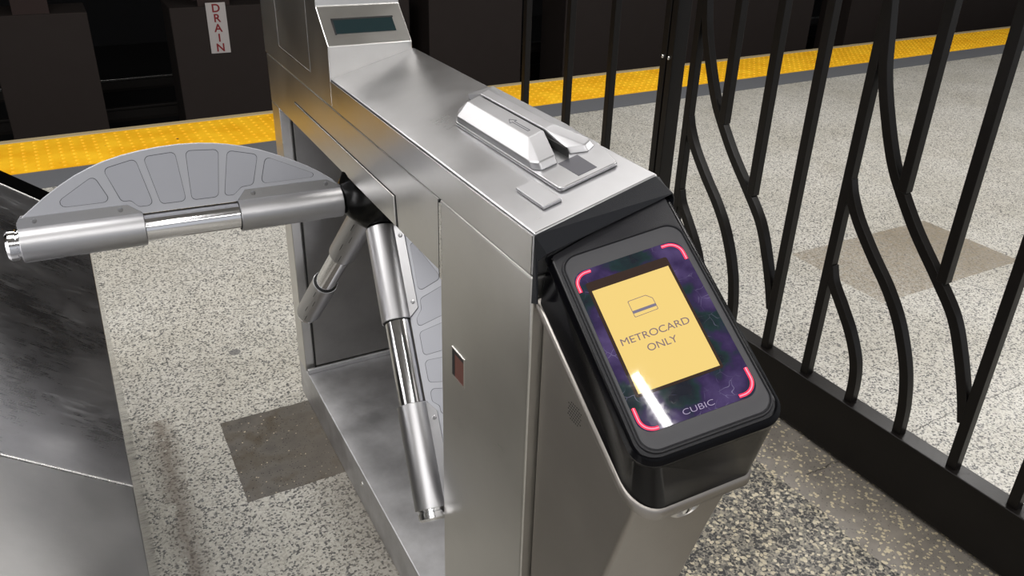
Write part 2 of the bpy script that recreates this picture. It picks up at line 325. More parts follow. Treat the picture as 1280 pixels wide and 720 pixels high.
def rounded(pts, r, n=5):
    """2D polygon with rounded corners; r a number or a list"""
    out = []; m = len(pts)
    for i, p in enumerate(pts):
        rr = r[i] if isinstance(r, (list, tuple)) else r
        p = Vector(p); a = Vector(pts[i-1])-p; b = Vector(pts[(i+1) % m])-p
        if rr <= 0: out.append(tuple(p)); continue
        ang = a.angle(b); cut = min(rr/math.tan(ang/2), a.length*0.48, b.length*0.48); re = cut*math.tan(ang/2)
        A = p+a.normalized()*cut; B = p+b.normalized()*cut
        c = p+(a.normalized()+b.normalized()).normalized()*math.hypot(cut, re)
        a0 = math.atan2(A.y-c.y, A.x-c.x); a1 = math.atan2(B.y-c.y, B.x-c.x); d = (a1-a0+math.pi) % (2*math.pi)-math.pi
        for k in range(n+1): out.append((c.x+re*math.cos(a0+d*k/n), c.y+re*math.sin(a0+d*k/n)))
    return out
def text_mesh(txt, size, name, mat, M, parent=None, width=None, spacing=1.0, depth=0.0002, align='CENTER', off=0.0):
    """lettering converted to a mesh; M maps text plane (x right, y up, z out) to world"""
    cu = bpy.data.curves.new(name, 'FONT'); cu.body = txt; cu.size = size; cu.align_x = align; cu.extrude = depth; cu.space_character = spacing; cu.offset = off
    o = bpy.data.objects.new(name, cu); COL.objects.link(o); bpy.context.view_layer.update()
    dg = bpy.context.evaluated_depsgraph_get(); me = bpy.data.meshes.new_from_object(o.evaluated_get(dg)); bpy.data.objects.remove(o); bpy.data.curves.remove(cu)
    if width:
        xs = [v.co.x for v in me.vertices]; k = width/(max(xs)-min(xs))
        for v in me.vertices: v.co.x *= k
    me.transform(M); me.materials.clear(); me.materials.append(mat); me.name = name
    ob = bpy.data.objects.new(name, me); COL.objects.link(ob)
    if parent: ob.parent = parent
    return ob
def thing(name, label, cat, group=None):
    o = bpy.data.objects.new(name, None); COL.objects.link(o); o['label'] = label; o['category'] = cat
    if group: o['group'] = group
    return o
def tag(o, label, cat, group=None):
    o['label'] = label; o['category'] = cat
    if group: o['group'] = group
    return o
def struct(o, label=None):
    o['kind'] = 'structure'
    if label: o['label'] = label
    return o

# ------------------------------------------------------------------ the station shell
PA = 0.035                                     # the platform edge runs at a small angle to the turnstile
ex = Vector((math.cos(PA), math.sin(PA), 0)); ey = Vector((-math.sin(PA), math.cos(PA), 0)); ez = Vector((0, 0, 1))
Y_OUT, Y_YEL, Y_GREY = 5.335, 4.745, 4.480
def plat(s, y, z=0): return ex*s + ey*(y) + Vector((0, 0, z))
def slab(name, s0, s1, y0, y1, z0, z1, mat, bevel=0):
    bm = bmesh.new(); prism(bm, [plat(s0, y0, z0), plat(s1, y0, z0), plat(s1, y1, z0), plat(s0, y1, z0)], (0, 0, z1-z0)); return finish(bm, name, mat, bevel=bevel)
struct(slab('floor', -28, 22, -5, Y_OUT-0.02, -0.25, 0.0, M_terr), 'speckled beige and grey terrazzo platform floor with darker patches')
struct(slab('trim_1', -28, 22, Y_GREY, Y_YEL, 0.0001, 0.003, M_grey), 'dark grey band of floor beside the yellow tactile strip')
bm = bmesh.new()
prism(bm, [plat(-28, Y_YEL, 0.0), plat(22, Y_YEL, 0.0), plat(22, Y_OUT-0.037, 0.0), plat(-28, Y_OUT-0.037, 0.0)], (0, 0, 0.006))
pitch_d = 0.0605
for j in range(9):
    yy = Y_YEL+0.04+j*pitch_d
    s = -1.2
    while s < 12.6:
        c = plat(s, yy, 0.006)
        lo = [bm.verts.new(c+Vector((0.0135*math.cos(k*math.pi/3), 0.0135*math.sin(k*math.pi/3), 0))) for k in range(6)]
        hi = [bm.verts.new(c+Vector((0.0085*math.cos(k*math.pi/3), 0.0085*math.sin(k*math.pi/3), 0.005))) for k in range(6)]
        bm.faces.new(hi)
        for k in range(6): bm.faces.new((lo[k], lo[(k+1) % 6], hi[(k+1) % 6], hi[k]))
        s += pitch_d
struct(finish(bm, 'trim_2', M_yel), 'yellow tactile warning strip with raised domes along the platform edge')
struct(slab('trim_3', -28, 22, Y_OUT-0.035, Y_OUT+0.025, -0.10, 0.009, M_nose, 0.004), 'pale nosing along the platform edge')
struct(slab('wall_platform', -28, 22, Y_OUT-0.05, Y_OUT-0.022, -1.25, -0.1, M_wall))
struct(slab('floor_trackbed', -28, 40, Y_OUT-0.05, 14.2, -1.35, -1.2, M_bed), 'black track bed beyond the platform')
struct(slab('wall_back', -28, 40, 14.0, 14.2, -1.2, 3.2, M_wall), 'dark tunnel wall behind the tracks')
struct(slab('ceiling', -28, 40, -5, Y_OUT+0.3, 3.05, 3.2, M_ceil), 'pale station ceiling')
struct(slab('ceiling_track', -28, 40, Y_OUT+0.3, 14.0, 3.0, 3.2, M_wall), 'dark ceiling over the tracks')
# running rails far across the tracks
for y, lab in ((9.84, 'steel running rail on the far track, nearer of the two'), (11.2, 'steel running rail on the far track, farther of the two')):
    t = thing('track_rail', lab, 'rail', 'running rails of the far track')
    bm = bmesh.new(); prism(bm, [plat(-5, y-0.06, -1.2), plat(-5, y+0.06, -1.2), plat(-5, y+0.012, -1.18), plat(-5, y+0.012, -1.08), plat(-5, y-0.012, -1.08), plat(-5, y-0.012, -1.18)], ex*22); finish(bm, 'rail_web', M_railw, t)
    bm = bmesh.new(); prism(bm, [plat(-5, y-0.035, -1.08), plat(-5, y+0.035, -1.08), plat(-5, y+0.035, -1.05), plat(-5, y-0.035, -1.05)], ex*22); finish(bm, 'rail_head', M_rail if y > 10.5 else M_railw, t, bevel=0.006)
# piers and columns between the tracks
PY = 8.4
piers = [(-0.52, 0.27, 'brown concrete pier across the tracks at the far left of the photo'),
         (0.95, 3.32, 'brown concrete pier across the tracks carrying the white DRAIN sign'),
         (3.54, 4.69, 'brown concrete pier seen just right of the turnstile display tower'),
         (5.27, 9.36, 'widest brown concrete pier, seen behind the tops of the fence bars'),
         (10.12, 16.2, 'brown concrete pier across the tracks at the far right of the photo')]
shafts = {0: [(-0.30, -0.02)], 1: [(1.21, 1.50), (2.75, 3.05)], 2: [(3.95, 4.25)], 3: [(5.9, 6.2), (7.9, 8.2)], 4: [(11.0, 11.3), (14.0, 14.3)]}
for i, (x0, x1, lab) in enumerate(piers):
    t = thing('track_pier', lab, 'pier', 'piers between the tracks')
    bm = bmesh.new(); box(bm, x0, x1, PY, PY+0.55, -1.2, 0.205); finish(bm, 'concrete_base', M_col, t, bevel=0.01)
    for a, b in shafts[i]:
        bm = bmesh.new(); box(bm, a, b, PY+0.02, PY+0.04, 0.2, 2.995); box(bm, a, b, PY+0.36, PY+0.38, 0.2, 2.995); box(bm, (a+b)/2-0.012, (a+b)/2+0.012, PY+0.04, PY+0.36, 0.2, 2.995)
        finish(bm, 'steel_column', M_colr, t)
t = thing('drain_sign', 'white vertical DRAIN sign with red letters on the brown pier', 'sign')
bm = bmesh.new(); box(bm, 1.272, 1.452, PY-0.012, PY-0.001, -0.232, 0.238); finish(bm, 'sign_plate', M_white, t, bevel=0.002)
for k, ch in enumerate('DRAIN'):
    text_mesh(ch, 0.105, 'letter', M_red, frame((1.362, PY-0.0135, 0.238-0.085-k*0.0915), (1, 0, 0), (0, 0, 1), (0, -1, 0)), t, depth=0.001, off=0.002)

# ------------------------------------------------------------------ the fence
FY = 0.033
fn = Vector((math.cos(FY), math.sin(FY), 0)); ft = Vector((-math.sin(FY), math.cos(FY), 0))
FD = 1.824
def fp(y, z, d=0): return fn*(FD+d) + ft*y + Vector((0, 0, z))
RZ0, RZ1, ZT = 0.014, 0.197, 1.80
BW = 0.0265
def rail(y0, y1, z0, z1, name, parent, th=0.056):
    bm = bmesh.new(); prism(bm, [fp(y0, z0, -th/2), fp(y0, z0, th/2), fp(y0, z1, th/2), fp(y0, z1, -th/2)], ft*(y1-y0)); return finish(bm, name, M_fence, parent, bevel=0.003)
def straight(y, z0, z1, parent):
    bm = bmesh.new(); bar(bm, fp(y, z0), fp(y, z1), BW, side=ft); return finish(bm, 'upright_bar', M_fence, parent, bevel=0.0015)
def curved(pts, parent):
    """S-shaped flat-sided bar through (y, z) points, in the plane of the fence"""
    P = [Vector((a, b)) for a, b in pts]; Q = []
    for i in range(len(P)-1):
        p0 = P[max(i-1, 0)]; p1 = P[i]; p2 = P[i+1]; p3 = P[min(i+2, len(P)-1)]
        for k in range(6):
            t = k/6; Q.append(0.5*((2*p1)+(p2-p0)*t+(2*p0-5*p1+4*p2-p3)*t*t+(3*p1-p0-3*p2+p3)*t**3))
    Q.append(P[-1]); bm = bmesh.new(); prev = None; hw = BW/2-0.0005
    for i, q in enumerate(Q):
        tg = (Q[min(i+1, len(Q)-1)]-Q[max(i-1, 0)]).normalized(); nn = Vector((-tg.y, tg.x))
        ring = [bm.verts.new(fp((q+nn*a*hw).x, (q+nn*a*hw).y, b*hw)) for a, b in ((-1, -1), (1, -1), (1, 1), (-1, 1))]
        if prev:
            for k in range(4): bm.faces.new((prev[k], prev[(k+1) % 4], ring[(k+1) % 4], ring[k]))
        else: bm.faces.new(ring)
        prev = ring
    bm.faces.new(prev[::-1])
    return finish(bm, 'curved_bar', M_fence, parent, bevel=0.0012)
SP = 0.1615
def unit(y0, parent, lower=True):
    """one wave of the fence: uprights at y0, -1, -2, -3 spacings, three nested curves fanning out of the first"""
    straight(y0, RZ1, ZT-0.05, parent)
    straight(y0-SP, 0.835, ZT-0.05, parent); straight(y0-2*SP, 0.655, ZT-0.05, parent); straight(y0-3*SP, RZ1, ZT-0.05, parent)
    curved([(y0-0.005, 0.56), (y0-0.022, 0.515), (y0-0.068, 0.456), (y0-0.113, 0.395), (y0-0.148, 0.325), (y0-SP+0.001, 0.26), (y0-SP, RZ1)], parent)
    curved([(y0-0.003, 0.815), (y0-0.018, 0.775), (y0-0.055, 0.715), (y0-0.12, 0.640), (y0-0.19, 0.567), (y0-0.245, 0.490), (y0-0.293, 0.385), (y0-2*SP+0.006, 0.285), (y0-2*SP, RZ1)], parent)
    curved([(y0+0.006, 1.32), (y0-0.014, 1.20), (y0-0.033, 1.10), (y0-0.070, 0.995), (y0-0.115, 0.895), (y0-SP, 0.825), (y0-0.225, 0.745), (y0-0.31, 0.655), (y0-0.375, 0.580), (y0-0.42, 0.490), (y0-0.455, 0.40), (y0-3*SP+0.008, 0.33)], parent)
f1 = thing('iron_fence', 'black iron fence panel with wave-shaped curved bars right of the turnstile', 'fence', 'black iron fence panels')
rail(-0.05, 2.015, RZ0, RZ1, 'bottom_rail', f1); rail(-0.05, 2.015, ZT-0.05, ZT, 'top_rail', f1)
for k in range(3): unit(1.952-k*4*SP, f1)
for y in (1.9, 0.1):
    bm = bmesh.new(); prism(bm, [fp(y-0.02, 0.0, -0.02), fp(y+0.02, 0.0, -0.02), fp(y+0.02, 0.0, 0.02), fp(y-0.02, 0.0, 0.02)], (0, 0, RZ0)); finish(bm, 'foot', M_fence, f1)
ps = thing('fence_post', 'black double fence post with small bolts between the two panels', 'post')
for a, b, nm in ((2.031, 2.058, 'post_stile'), (2.064, 2.092, 'post_stile')):
    bm = bmesh.new(); prism(bm, [fp(a, 0, -0.028), fp(a, 0, 0.028), fp(b, 0, 0.028), fp(b, 0, -0.028)], (0, 0, ZT+0.02)); finish(bm, nm, M_fence, ps, bevel=0.002)
bm = bmesh.new(); prism(bm, [fp(2.058, 0, -0.018), fp(2.058, 0, 0.02), fp(2.064, 0, 0.02), fp(2.064, 0, -0.018)], (0, 0, ZT)); finish(bm, 'post_web', M_fence, ps)
for y, z in ((2.048, 0.985), (2.078, 0.985)):
    bm = bmesh.new(); lathe(bm, [(0, 0.006), (0.004, 0.006), (0.006, 0.003), (0.006, 0)], frame(fp(y, z, -0.028), -fn, ft, ez), 12); finish(bm, 'bolt', M_edge, ps, smooth=True)
f2 = thing('iron_fence', 'black iron fence panel of straight bars beyond the double post', 'fence', 'black iron fence panels')
rail(2.110, 3.0, RZ0, RZ1, 'bottom_rail', f2); rail(2.110, 3.0, ZT-0.05, ZT, 'top_rail', f2)
for y in (2.386, 2.663, 2.984): straight(y, RZ1, ZT-0.05, f2)
for y in (2.2, 2.9):
    bm = bmesh.new(); prism(bm, [fp(y-0.02, 0.0, -0.02), fp(y+0.02, 0.0, -0.02), fp(y+0.02, 0.0, 0.02), fp(y-0.02, 0.0, 0.02)], (0, 0, RZ0)); finish(bm, 'foot', M_fence, f2)

# ------------------------------------------------------------------ the turnstile
T = thing('subway_turnstile', 'brushed stainless steel subway turnstile with three arms and a lit yellow card reader', 'turnstile')
XL, XR, XB = 0.472, 0.656, 0.80                 # left face, right edge of the top, back of the body
YF, YP, YR, YE = 0.797, 1.092, 2.135, 2.215     # front, rear of front pedestal, rear pedestal, end
ZS = 1.073                                      # seam under the top cover
def zt(x): return 1.134+(x-XL)*0.283            # sloping top
G = 0.0015
def xz(bm, pts, y0, y1, mat=0): return prism(bm, [(x, y0, z) for x, z in pts], (0, y1-y0, 0), mat)
# front pedestal, rear pedestal, upper housing, base shelf, back of the alcove
bm = bmesh.new(); xz(bm, [(XL, 0), (XB, 0), (XB, 0.45), (0.664, 0.62), (0.664, ZS-G), (XL, ZS-G)], YF, YP); finish(bm, 'front_pedestal', M_side, T, bevel=0.004, seg=3)
bm = bmesh.new(); xz(bm, [(XL, 0.121), (XB, 0.121), (XB, 0.945), (XL, 0.945)], YR, YE); finish(bm, 'rear_pedestal', M_side, T, bevel=0.002)
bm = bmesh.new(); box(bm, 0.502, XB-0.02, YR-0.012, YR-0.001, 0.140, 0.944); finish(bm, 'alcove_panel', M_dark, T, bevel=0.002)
bm = bmesh.new(); box(bm, 0.499, 0.502, YR-0.010, YR-0.002, 0.125, 0.944); finish(bm, 'alcove_seam', M_seam, T)
bm = bmesh.new(); xz(bm, [(XL, 0.945), (0.69, 0.945), (0.664, 1.03), (0.664, ZS-G), (XL, ZS-G)], YP+0.0012, YE); finish(bm, 'arm_housing', M_side, T, bevel=0.002)
bm = bmesh.new(); box(bm, XL, XB, YP+0.001, YE, 0.0, 0.121); finish(bm, 'base_shelf', M_shelf, T, bevel=0.003, seg=3)
bm = bmesh.new(); box(bm, XL+0.001, 0.76, YR-0.022, YR-0.012, 0.1205, 0.137); finish(bm, 'shelf_lip', M_shelf, T, bevel=0.003)
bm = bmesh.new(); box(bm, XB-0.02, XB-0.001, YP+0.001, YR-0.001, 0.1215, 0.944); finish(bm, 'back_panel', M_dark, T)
# door seam of the front pedestal, hatch cover, bolt
bm = bmesh.new(); box(bm, XL-0.0020, XL+0.004, YP-0.0085, YP-0.0022, 0.935, ZS-0.006); finish(bm, 'door_edge', M_edge, T)
bm = bmesh.new(); box(bm, XL-0.0014, XL+0.004, YP-0.0022, YP+0.0025, 0.935, ZS-0.002); finish(bm, 'door_gap', M_seam, T)
bm = bmesh.new(); prism(bm, [(XL-0.003, 1.290, 1.005), (XL-0.003, 1.955, 1.005), (XL-0.003, 1.985, 0.950), (XL-0.003, 1.285, 0.950)], (0.0035, 0, 0)); finish(bm, 'hatch_cover', M_side, T, bevel=0.0012)
bm = bmesh.new(); prism(bm, [(XL-0.0006, 1.286, 1.0075), (XL-0.0006, 1.958, 1.0075), (XL-0.0006, 1.99, 0.948), (XL-0.0006, 1.279, 0.948)], (0.001, 0, 0)); finish(bm, 'hatch_seam', M_seam, T)
bm = bmesh.new(); lathe(bm, [(0, 0.0075), (0.002, 0.0075), (0.004, 0.004), (0.004, 0)], frame((XL, 1.62, 0.080), (-1, 0, 0), (0, 1, 0), (0, 0, 1)), 16); finish(bm, 'bolt', M_edge, T, smooth=True)
# small viewing window in the pedestal side
bm = bmesh.new()
for a, b, c, d in ((0.999, 1.001, 0.773, 0.829), (1.045, 1.047, 0.773, 0.829), (1.001, 1.045, 0.773, 0.775), (1.001, 1.045, 0.827, 0.829)): box(bm, XL-0.0012, XL+0.001, a, b, c, d)
w_ = finish(bm, 'counter_window', M_side, T); w_['label'] = 'small reddish counter window'
bm = bmesh.new(); box(bm, XL-0.0004, XL+0.001, 1.001, 1.045, 0.775, 0.827); finish(bm, 'window_pane', M_rust, w_)
bm = bmesh.new(); box(bm, XL-0.0008, XL+0.0002, 1.036, 1.045, 0.775, 0.827); box(bm, XL-0.0008, XL+0.0002, 1.001, 1.036, 0.820, 0.827); finish(bm, 'window_edge', M_seam, w_)
# top cover
bm = bmesh.new(); xz(bm, [(XL-0.001, ZS+G), (0.664, ZS+G), (0.664, 1.15), (XR, zt(XR)-0.0005), (XL-0.001, zt(XL))], YF-0.001, 1.640)
tcv = finish(bm, 'top_cover', M_top, T, bevel=0.0035, seg=3)
bm = bmesh.new(); box(bm, XL+0.003, 0.66, YF+0.004, YE-0.002, ZS-0.004, ZS+0.004); finish(bm, 'cover_seam', M_seam, T)
# side sheet of the top cover (its own brushed face)
bm = bmesh.new(); box(bm, XL-0.002, XL-0.0008, YF+0.002, 1.636, ZS+0.003, zt(XL)-0.004); finish(bm, 'cover_side', M_side, T)
# display tower
ZL = 1.199
prof = [(1.638, ZS+G), (1.638, ZL), (1.708, 1.266), (1.718, 1.50), (YE, 1.50), (YE+0.005, ZS+G)]
bm = bmesh.new(); prism(bm, [(XL-0.0015, y, z) for y, z in prof], (0.653-XL, 0, 0)); tw = finish(bm, 'display_tower', M_side, T, bevel=0.0025, seg=3)
bm = bmesh.new()
for (a, b) in (((1.786, 1.115), (1.79, 1.48)),):
    prism(bm, [(XL-0.0022, a[0]-0.001, a[1]), (XL-0.0022, a[0]+0.001, a[1]), (XL-0.0022, b[0]+0.001, b[1]), (XL-0.0022, b[0]-0.001, b[1])], (0.001, 0, 0))
prism(bm, [(XL-0.0022, 1.786, 1.115), (XL-0.0022, 2.06, 1.118), (XL-0.0022, 2.06, 1.120), (XL-0.0022, 1.786, 1.117)], (0.001, 0, 0))
prism(bm, [(XL-0.0022, 2.058, 1.118), (XL-0.0022, 2.060, 1.118), (XL-0.0022, 2.07, 1.48), (XL-0.0022, 2.068, 1.48)], (0.001, 0, 0))
finish(bm, 'access_seam', M_dark, tw)
sd = Vector((0, 0.070, 0.067)).normalized(); sn = Vector((0, -sd.z, sd.y))
Fd = frame((0.4985, 1.638, ZL), (1, 0, 0), sd, sn)
bm = bmesh.new(); prism(bm, [Fd @ Vector(p) for p in ((-0.012, 0.018, 0.0003), (0.140, 0.018, 0.0003), (0.140, 0.080, 0.0003), (-0.012, 0.080, 0.0003))], sn*0.0004)
bm.free()
bm = bmesh.new(); prism(bm, [Fd @ Vector(p) for p in ((-0.003, 0.0285, 0.0002), (0.1265, 0.0285, 0.0002), (0.1265, 0.0635, 0.0002), (-0.003, 0.0635, 0.0002))], sn*0.0006); finish(bm, 'display_screen', M_lcd, tw)
bm = bmesh.new()
for q in (((-0.005, 0.0615), (0.1285, 0.0615), (0.1285, 0.0655), (-0.005, 0.0655)), ((-0.005, 0.0265), (-0.0015, 0.0265), (-0.0015, 0.0635), (-0.005, 0.0635))):
    prism(bm, [Fd @ Vector((a, b, 0.0002)) for a, b in q], sn*0.0008)
finish(bm, 'display_frame', M_seam, tw)
# swipe reader on the sloping top
ta = Vector((0.962, 0, 0.272)).normalized(); tn = Vector((-0.272, 0, 0.962)).normalized()
Ft = frame((XL, 0, 1.134), ta, (0, 1, 0), tn)
sw = bpy.data.objects.new('swipe_reader', None); COL.objects.link(sw); sw.parent = T
def tp(s, y, w): return Ft @ Vector((s, y, w))
bm = bmesh.new(); prism(bm, [tp(a, b, 0.0) for a, b in rounded([(0.076, 0.856), (0.170, 0.856), (0.186, 0.93), (0.186, 1.262), (0.135, 1.262), (0.076, 1.19)], [0.008, 0.008, 0.01, 0.02, 0.02, 0.02])], tn*0.0065)
finish(bm, 'base_plate', M_top, sw, bevel=0.0025, seg=3)
bm = bmesh.new(); b0, b1, b2 = 0.0065, 0.017, 0.031
hull(bm, [tp(*p) for p in [(.077, 1.180, b0), (.077, .936, b0), (.0855, .9195, b0), (.112, .9195, b0), (.131, .985, b0), (.131, 1.208, b0), (.094, 1.208, b0),
     (.0785, 1.180, b1), (.0785, .940, b1), (.087, .926, b1), (.113, .926, b1), (.131, .985, b1), (.131, 1.206, b1), (.095, 1.206, b1),
     (.105, 1.186, b2), (.131, 1.192, b2), (.105, .981, b2), (.131, .984, b2)]])
bmesh.ops.dissolve_limit(bm, angle_limit=0.02, verts=bm.verts, edges=bm.edges)
finish(bm, 'reader_rail', M_cast, sw, bevel=0.0022, seg=3, limit=9)
bm = bmesh.new()
hull(bm, [tp(*p) for p in [(.134, .985, b0), (.137, .931, b0), (.160, .914, b0), (.176, .922, b0), (.181, 1.0, b0), (.181, 1.245, b0), (.134, 1.255, b0),
     (.134, .985, b1-.002), (.139, .937, b1-.002), (.160, .921, b1-.002), (.1745, .929, b1-.002), (.178, 1.0, b1), (.178, 1.240, b1), (.134, 1.250, b1),
     (.134, .985, b2), (.134, 1.194, b2), (.152, .987, b2), (.152, 1.20, b2)]])
bmesh.ops.dissolve_limit(bm, angle_limit=0.02, verts=bm.verts, edges=bm.edges)
finish(bm, 'reader_rail', M_cast, sw, bevel=0.0022, seg=3, limit=9)
bm = bmesh.new(); prism(bm, [tp(.112, .866, .0065), tp(.142, .866, .0065), tp(.144, .919, .0065), tp(.112, .919, .0065)], tn*0.0005); o = finish(bm, 'entry_pad', plain('dark_entry_pad', srgb(96, 96, 102), 0.35, 0.7), sw)
bm = bmesh.new(); prism(bm, [tp(.1312, .925, .0066), tp(.1338, .925, .0066), tp(.1338, 1.20, .0066), tp(.1312, 1.20, .0066)], tn*0.014); finish(bm, 'card_slot', M_seam, sw)
bm = bmesh.new()                                 # engraved arrow
def strip2(bm, a, b, w):
    a, b = Vector(a), Vector(b); d = (b-a).normalized(); n = Vector((-d.y, d.x))*w/2
    prism(bm, [tp(*(q.x, q.y, b2+0.0001)) for q in (a-n, b-n, b+n, a+n)], tn*0.0003)
for a, b in (((.1105, 1.048), (.1165, 1.062)), ((.1165, 1.062), (.1225, 1.048)), ((.1105, 1.048), (.1148, 1.048)), ((.1148, 1.048), (.1148, 1.0)), ((.1182, 1.048), (.1225, 1.048)), ((.1182, 1.048), (.1182, 1.0)), ((.1148, 1.0), (.1182, 1.0))): strip2(bm, a, b, 0.0010)
finish(bm, 'direction_arrow', M_groove, sw)
bm = bmesh.new(); prism(bm, [tp(*p, 0.0) for p in ((.037, .836), (.066, .836), (.066, .911), (.037, .911))], tn*0.0055); finish(bm, 'cover_plate', M_cast, T, bevel=0.0018, seg=3)

# tripod -----------------------------------------------------------------
from math import cos, sin, pi
HUB = Vector((0.531, 1.573, 0.893))
ax = Vector((-0.641, -0.013, -0.768)).normalized()
arms_d = [Vector((-1.0, 0.010, 0.017)).normalized(), Vector((-0.110, -0.691, -0.714)).normalized(), Vector((-0.097, 0.657, -0.748)).normalized()]
R_S, R_T = 0.0325, 0.0265
e1 = Vector((0, 1, 0)); e1 = (e1-e1.dot(ax)*ax).normalized(); e2 = ax.cross(e1)
bm = bmesh.new(); Mh = frame(HUB, ax, e1, e2)
lathe(bm, [(-0.11, 0), (-0.11, 0.075), (-0.04, 0.085), (-0.01, 0.088), (0.02, 0.080), (0.045, 0.066), (0.062, 0.05), (0.068, 0.025), (0.068, 0)], Mh, 40)
for d in arms_d:
    f = -ax-(-ax).dot(d)*d; f.normalize(); g = d.cross(f)
    lathe(bm, [(0.01, 0), (0.01, 0.034), (0.066, 0.030), (0.073, 0.026), (0.073, 0)], frame(HUB, d, f, g), 28)
hub = finish(bm, 'hub', M_hub, T, smooth=True); hub['label'] = 'glossy black arm hub'
TS = [0.075, 0.282, 0.455, 0.659]
cells = [[(0.608, 0.0605), (0.524, 0.114), (0.503, 0.0605)],
         [(0.508, 0.124), (0.452, 0.137), (0.433, 0.0435), (0.459, 0.0435), (0.471, 0.0575), (0.487, 0.0575)],
         [(0.439, 0.139), (0.3835, 0.1425), (0.3755, 0.0435), (0.421, 0.0435)],
         [(0.3655, 0.1425), (0.306, 0.1385), (0.3165, 0.0435), (0.366, 0.0435)],
         [(0.291, 0.135), (0.235, 0.1205), (0.249, 0.0595), (0.272, 0.0575), (0.288, 0.0435), (0.306, 0.0435)],
         [(0.2215, 0.115), (0.128, 0.068), (0.131, 0.060), (0.235, 0.0595)]]
for ai, d in enumerate(arms_d):
    f = -ax-(-ax).dot(d)*d; f.normalize(); g = d.cross(f); Fa = frame(HUB, d, f, g)
    def L3(t, h, w): return Fa @ Vector((t, h, w))
    bm = bmesh.new(); lathe(bm, [(0.0742, 0), (0.0742, R_T), (0.655, R_T), (0.655, 0)], Fa, 40)
    arm = finish(bm, 'arm', M_chrome, T, smooth=True)
    arm['label'] = ('level arm reaching across the lane', 'lowered arm pointing to the camera', 'lowered arm pointing to the tracks')[ai]
    # fin
    base_h = R_T+0.0035
    outline = [(0.659, 0.0345), (0.655, 0.044), (0.645, 0.053), (0.609, 0.0815), (0.58, 0.101), (0.556, 0.115), (0.53, 0.127), (0.506, 0.136), (0.475, 0.144), (0.443, 0.1495), (0.41, 0.153), (0.375, 0.1545), (0.34, 0.153), (0.315, 0.150), (0.29, 0.1455), (0.26, 0.138), (0.229, 0.1275), (0.20, 0.115), (0.167, 0.099), (0.14, 0.084), (0.115, 0.068), (0.09, 0.049), (0.082, 0.040), (0.080, 0.0345)]
    mid = [(0.281, 0.0345), (0.281, base_h), (0.456, base_h), (0.456, 0.0345)]
    bm = bmesh.new(); prism(bm, [L3(a, b, -0.003) for a, b in outline+mid], g*0.006)
    fin = finish(bm, 'fin', [M_fin, M_groove, M_finp], arm)
    me = fin.data; bm = bmesh.new(); bm.from_mesh(me)
    for cpts in cells:
        cx_ = sum(p[0] for p in cpts)/len(cpts); cy_ = sum(p[1] for p in cpts)/len(cpts)
        rr = rounded(cpts, 0.009, 4)
        cin = [(cx_+(a-cx_)*(1-0.0013/max(0.01, math.hypot(a-cx_, b-cy_))), cy_+(b-cy_)*(1-0.0013/max(0.01, math.hypot(a-cx_, b-cy_)))) for a, b in rr]
        for sgn in (-1, 1):
            prism(bm, [L3(a, b, sgn*0.003) for a, b in rr], g*sgn*0.0002, 1)
            prism(bm, [L3(a, b, sgn*0.0032) for a, b in cin], g*sgn*0.0002, 2)
    bmesh.ops.recalc_face_normals(bm, faces=bm.faces); bm.to_mesh(me); bm.free()
    # sleeves: tube with a flange clamping the fin
    for (t0, t1, outer) in ((TS[0]+0.001, TS[1], False), (TS[2], TS[3], True)):
        bm = bmesh.new()
        lathe(bm, [(t0, R_T+0.0003), (t0, R_S-0.001), (t0+0.001, R_S), (t1-0.001, R_S), (t1, R_S-0.001), (t1, R_T+0.0003), (t0, R_T+0.0003)], Fa, 48)
        for te, sg_ in ((t0, -1), (t1, 1)):
            if (te == t0 and not outer) or (te == t1 and outer): continue
            lathe(bm, [(te+sg_*0.0006, R_T), (te+sg_*0.0006, R_T+0.0040), (te-sg_*0.0006, R_T+0.0040)], Fa, 48, 1)
        for sgn in (-1, 1):
            if outer: fl = [(t0, R_S-0.004), (t1, R_S-0.004), (t1, 0.040), (t1-0.008, 0.0515), (t0+0.024, 0.0515), (t0+0.003, R_S+0.002)]
            else: fl = [(t0, R_S-0.004), (t1, R_S-0.004), (t1-0.003, R_S+0.003), (t1-0.016, 0.0525), (t0+0.028, 0.0525), (t0, 0.036)]
            prism(bm, [L3(a, b, sgn*0.0032) for a, b in fl], g*sgn*0.0028)
            # clamp ridge opposite the fin with its slots
            prism(bm, [L3(a, b, sgn*0.0009) for a, b in ((t0+0.001, -R_S+0.001), (t1-0.001, -R_S+0.001), (t1-0.001, -R_S-0.0022), (t0+0.001, -R_S-0.0022))], g*sgn*0.0016)
        sl = finish(bm, 'sleeve', [M_anod, M_seam], arm, smooth=True)
        bm = bmesh.new(); bm.from_mesh(sl.data)
        for k in range(4):
            ta_ = t0+(t1-t0)*(0.08+0.24*k); q = [(ta_, -R_S+0.0003), (ta_+(t1-t0)*0.14, -R_S+0.0003), (ta_+(t1-t0)*0.14, -R_S-0.0006), (ta_, -R_S-0.0006)]
            sg = 1 if k % 2 else -1
            prism(bm, [L3(a, b-0.0001, sg*0.0045) for a, b in q], g*sg*0.0012, 1)
        bmesh.ops.recalc_face_normals(bm, faces=bm.faces); bm.to_mesh(sl.data); bm.free(); sl.data.set_sharp_from_angle(angle=math.radians(35))
        for k in ((t0+0.030, t1-0.030) if not outer else (t0+0.036, t1-0.028)):
            bm = bmesh.new()
            for sgn in (-1, 1):
                lathe(bm, [(0.0058, 0.0048), (0.0072, 0.0045), (0.0076, 0.003), (0.0076, 0.0016), (0.0068, 0.0015), (0.0068, 0)], frame(L3(k, 0.0435, 0), g*sgn, d, f), 14)
            finish(bm, 'screw', plain('screw_steel', (0.35, 0.35, 0.36, 1), 0.35, 1.0) if 'screw_steel' not in bpy.data.materials else bpy.data.materials['screw_steel'], arm, smooth=True)
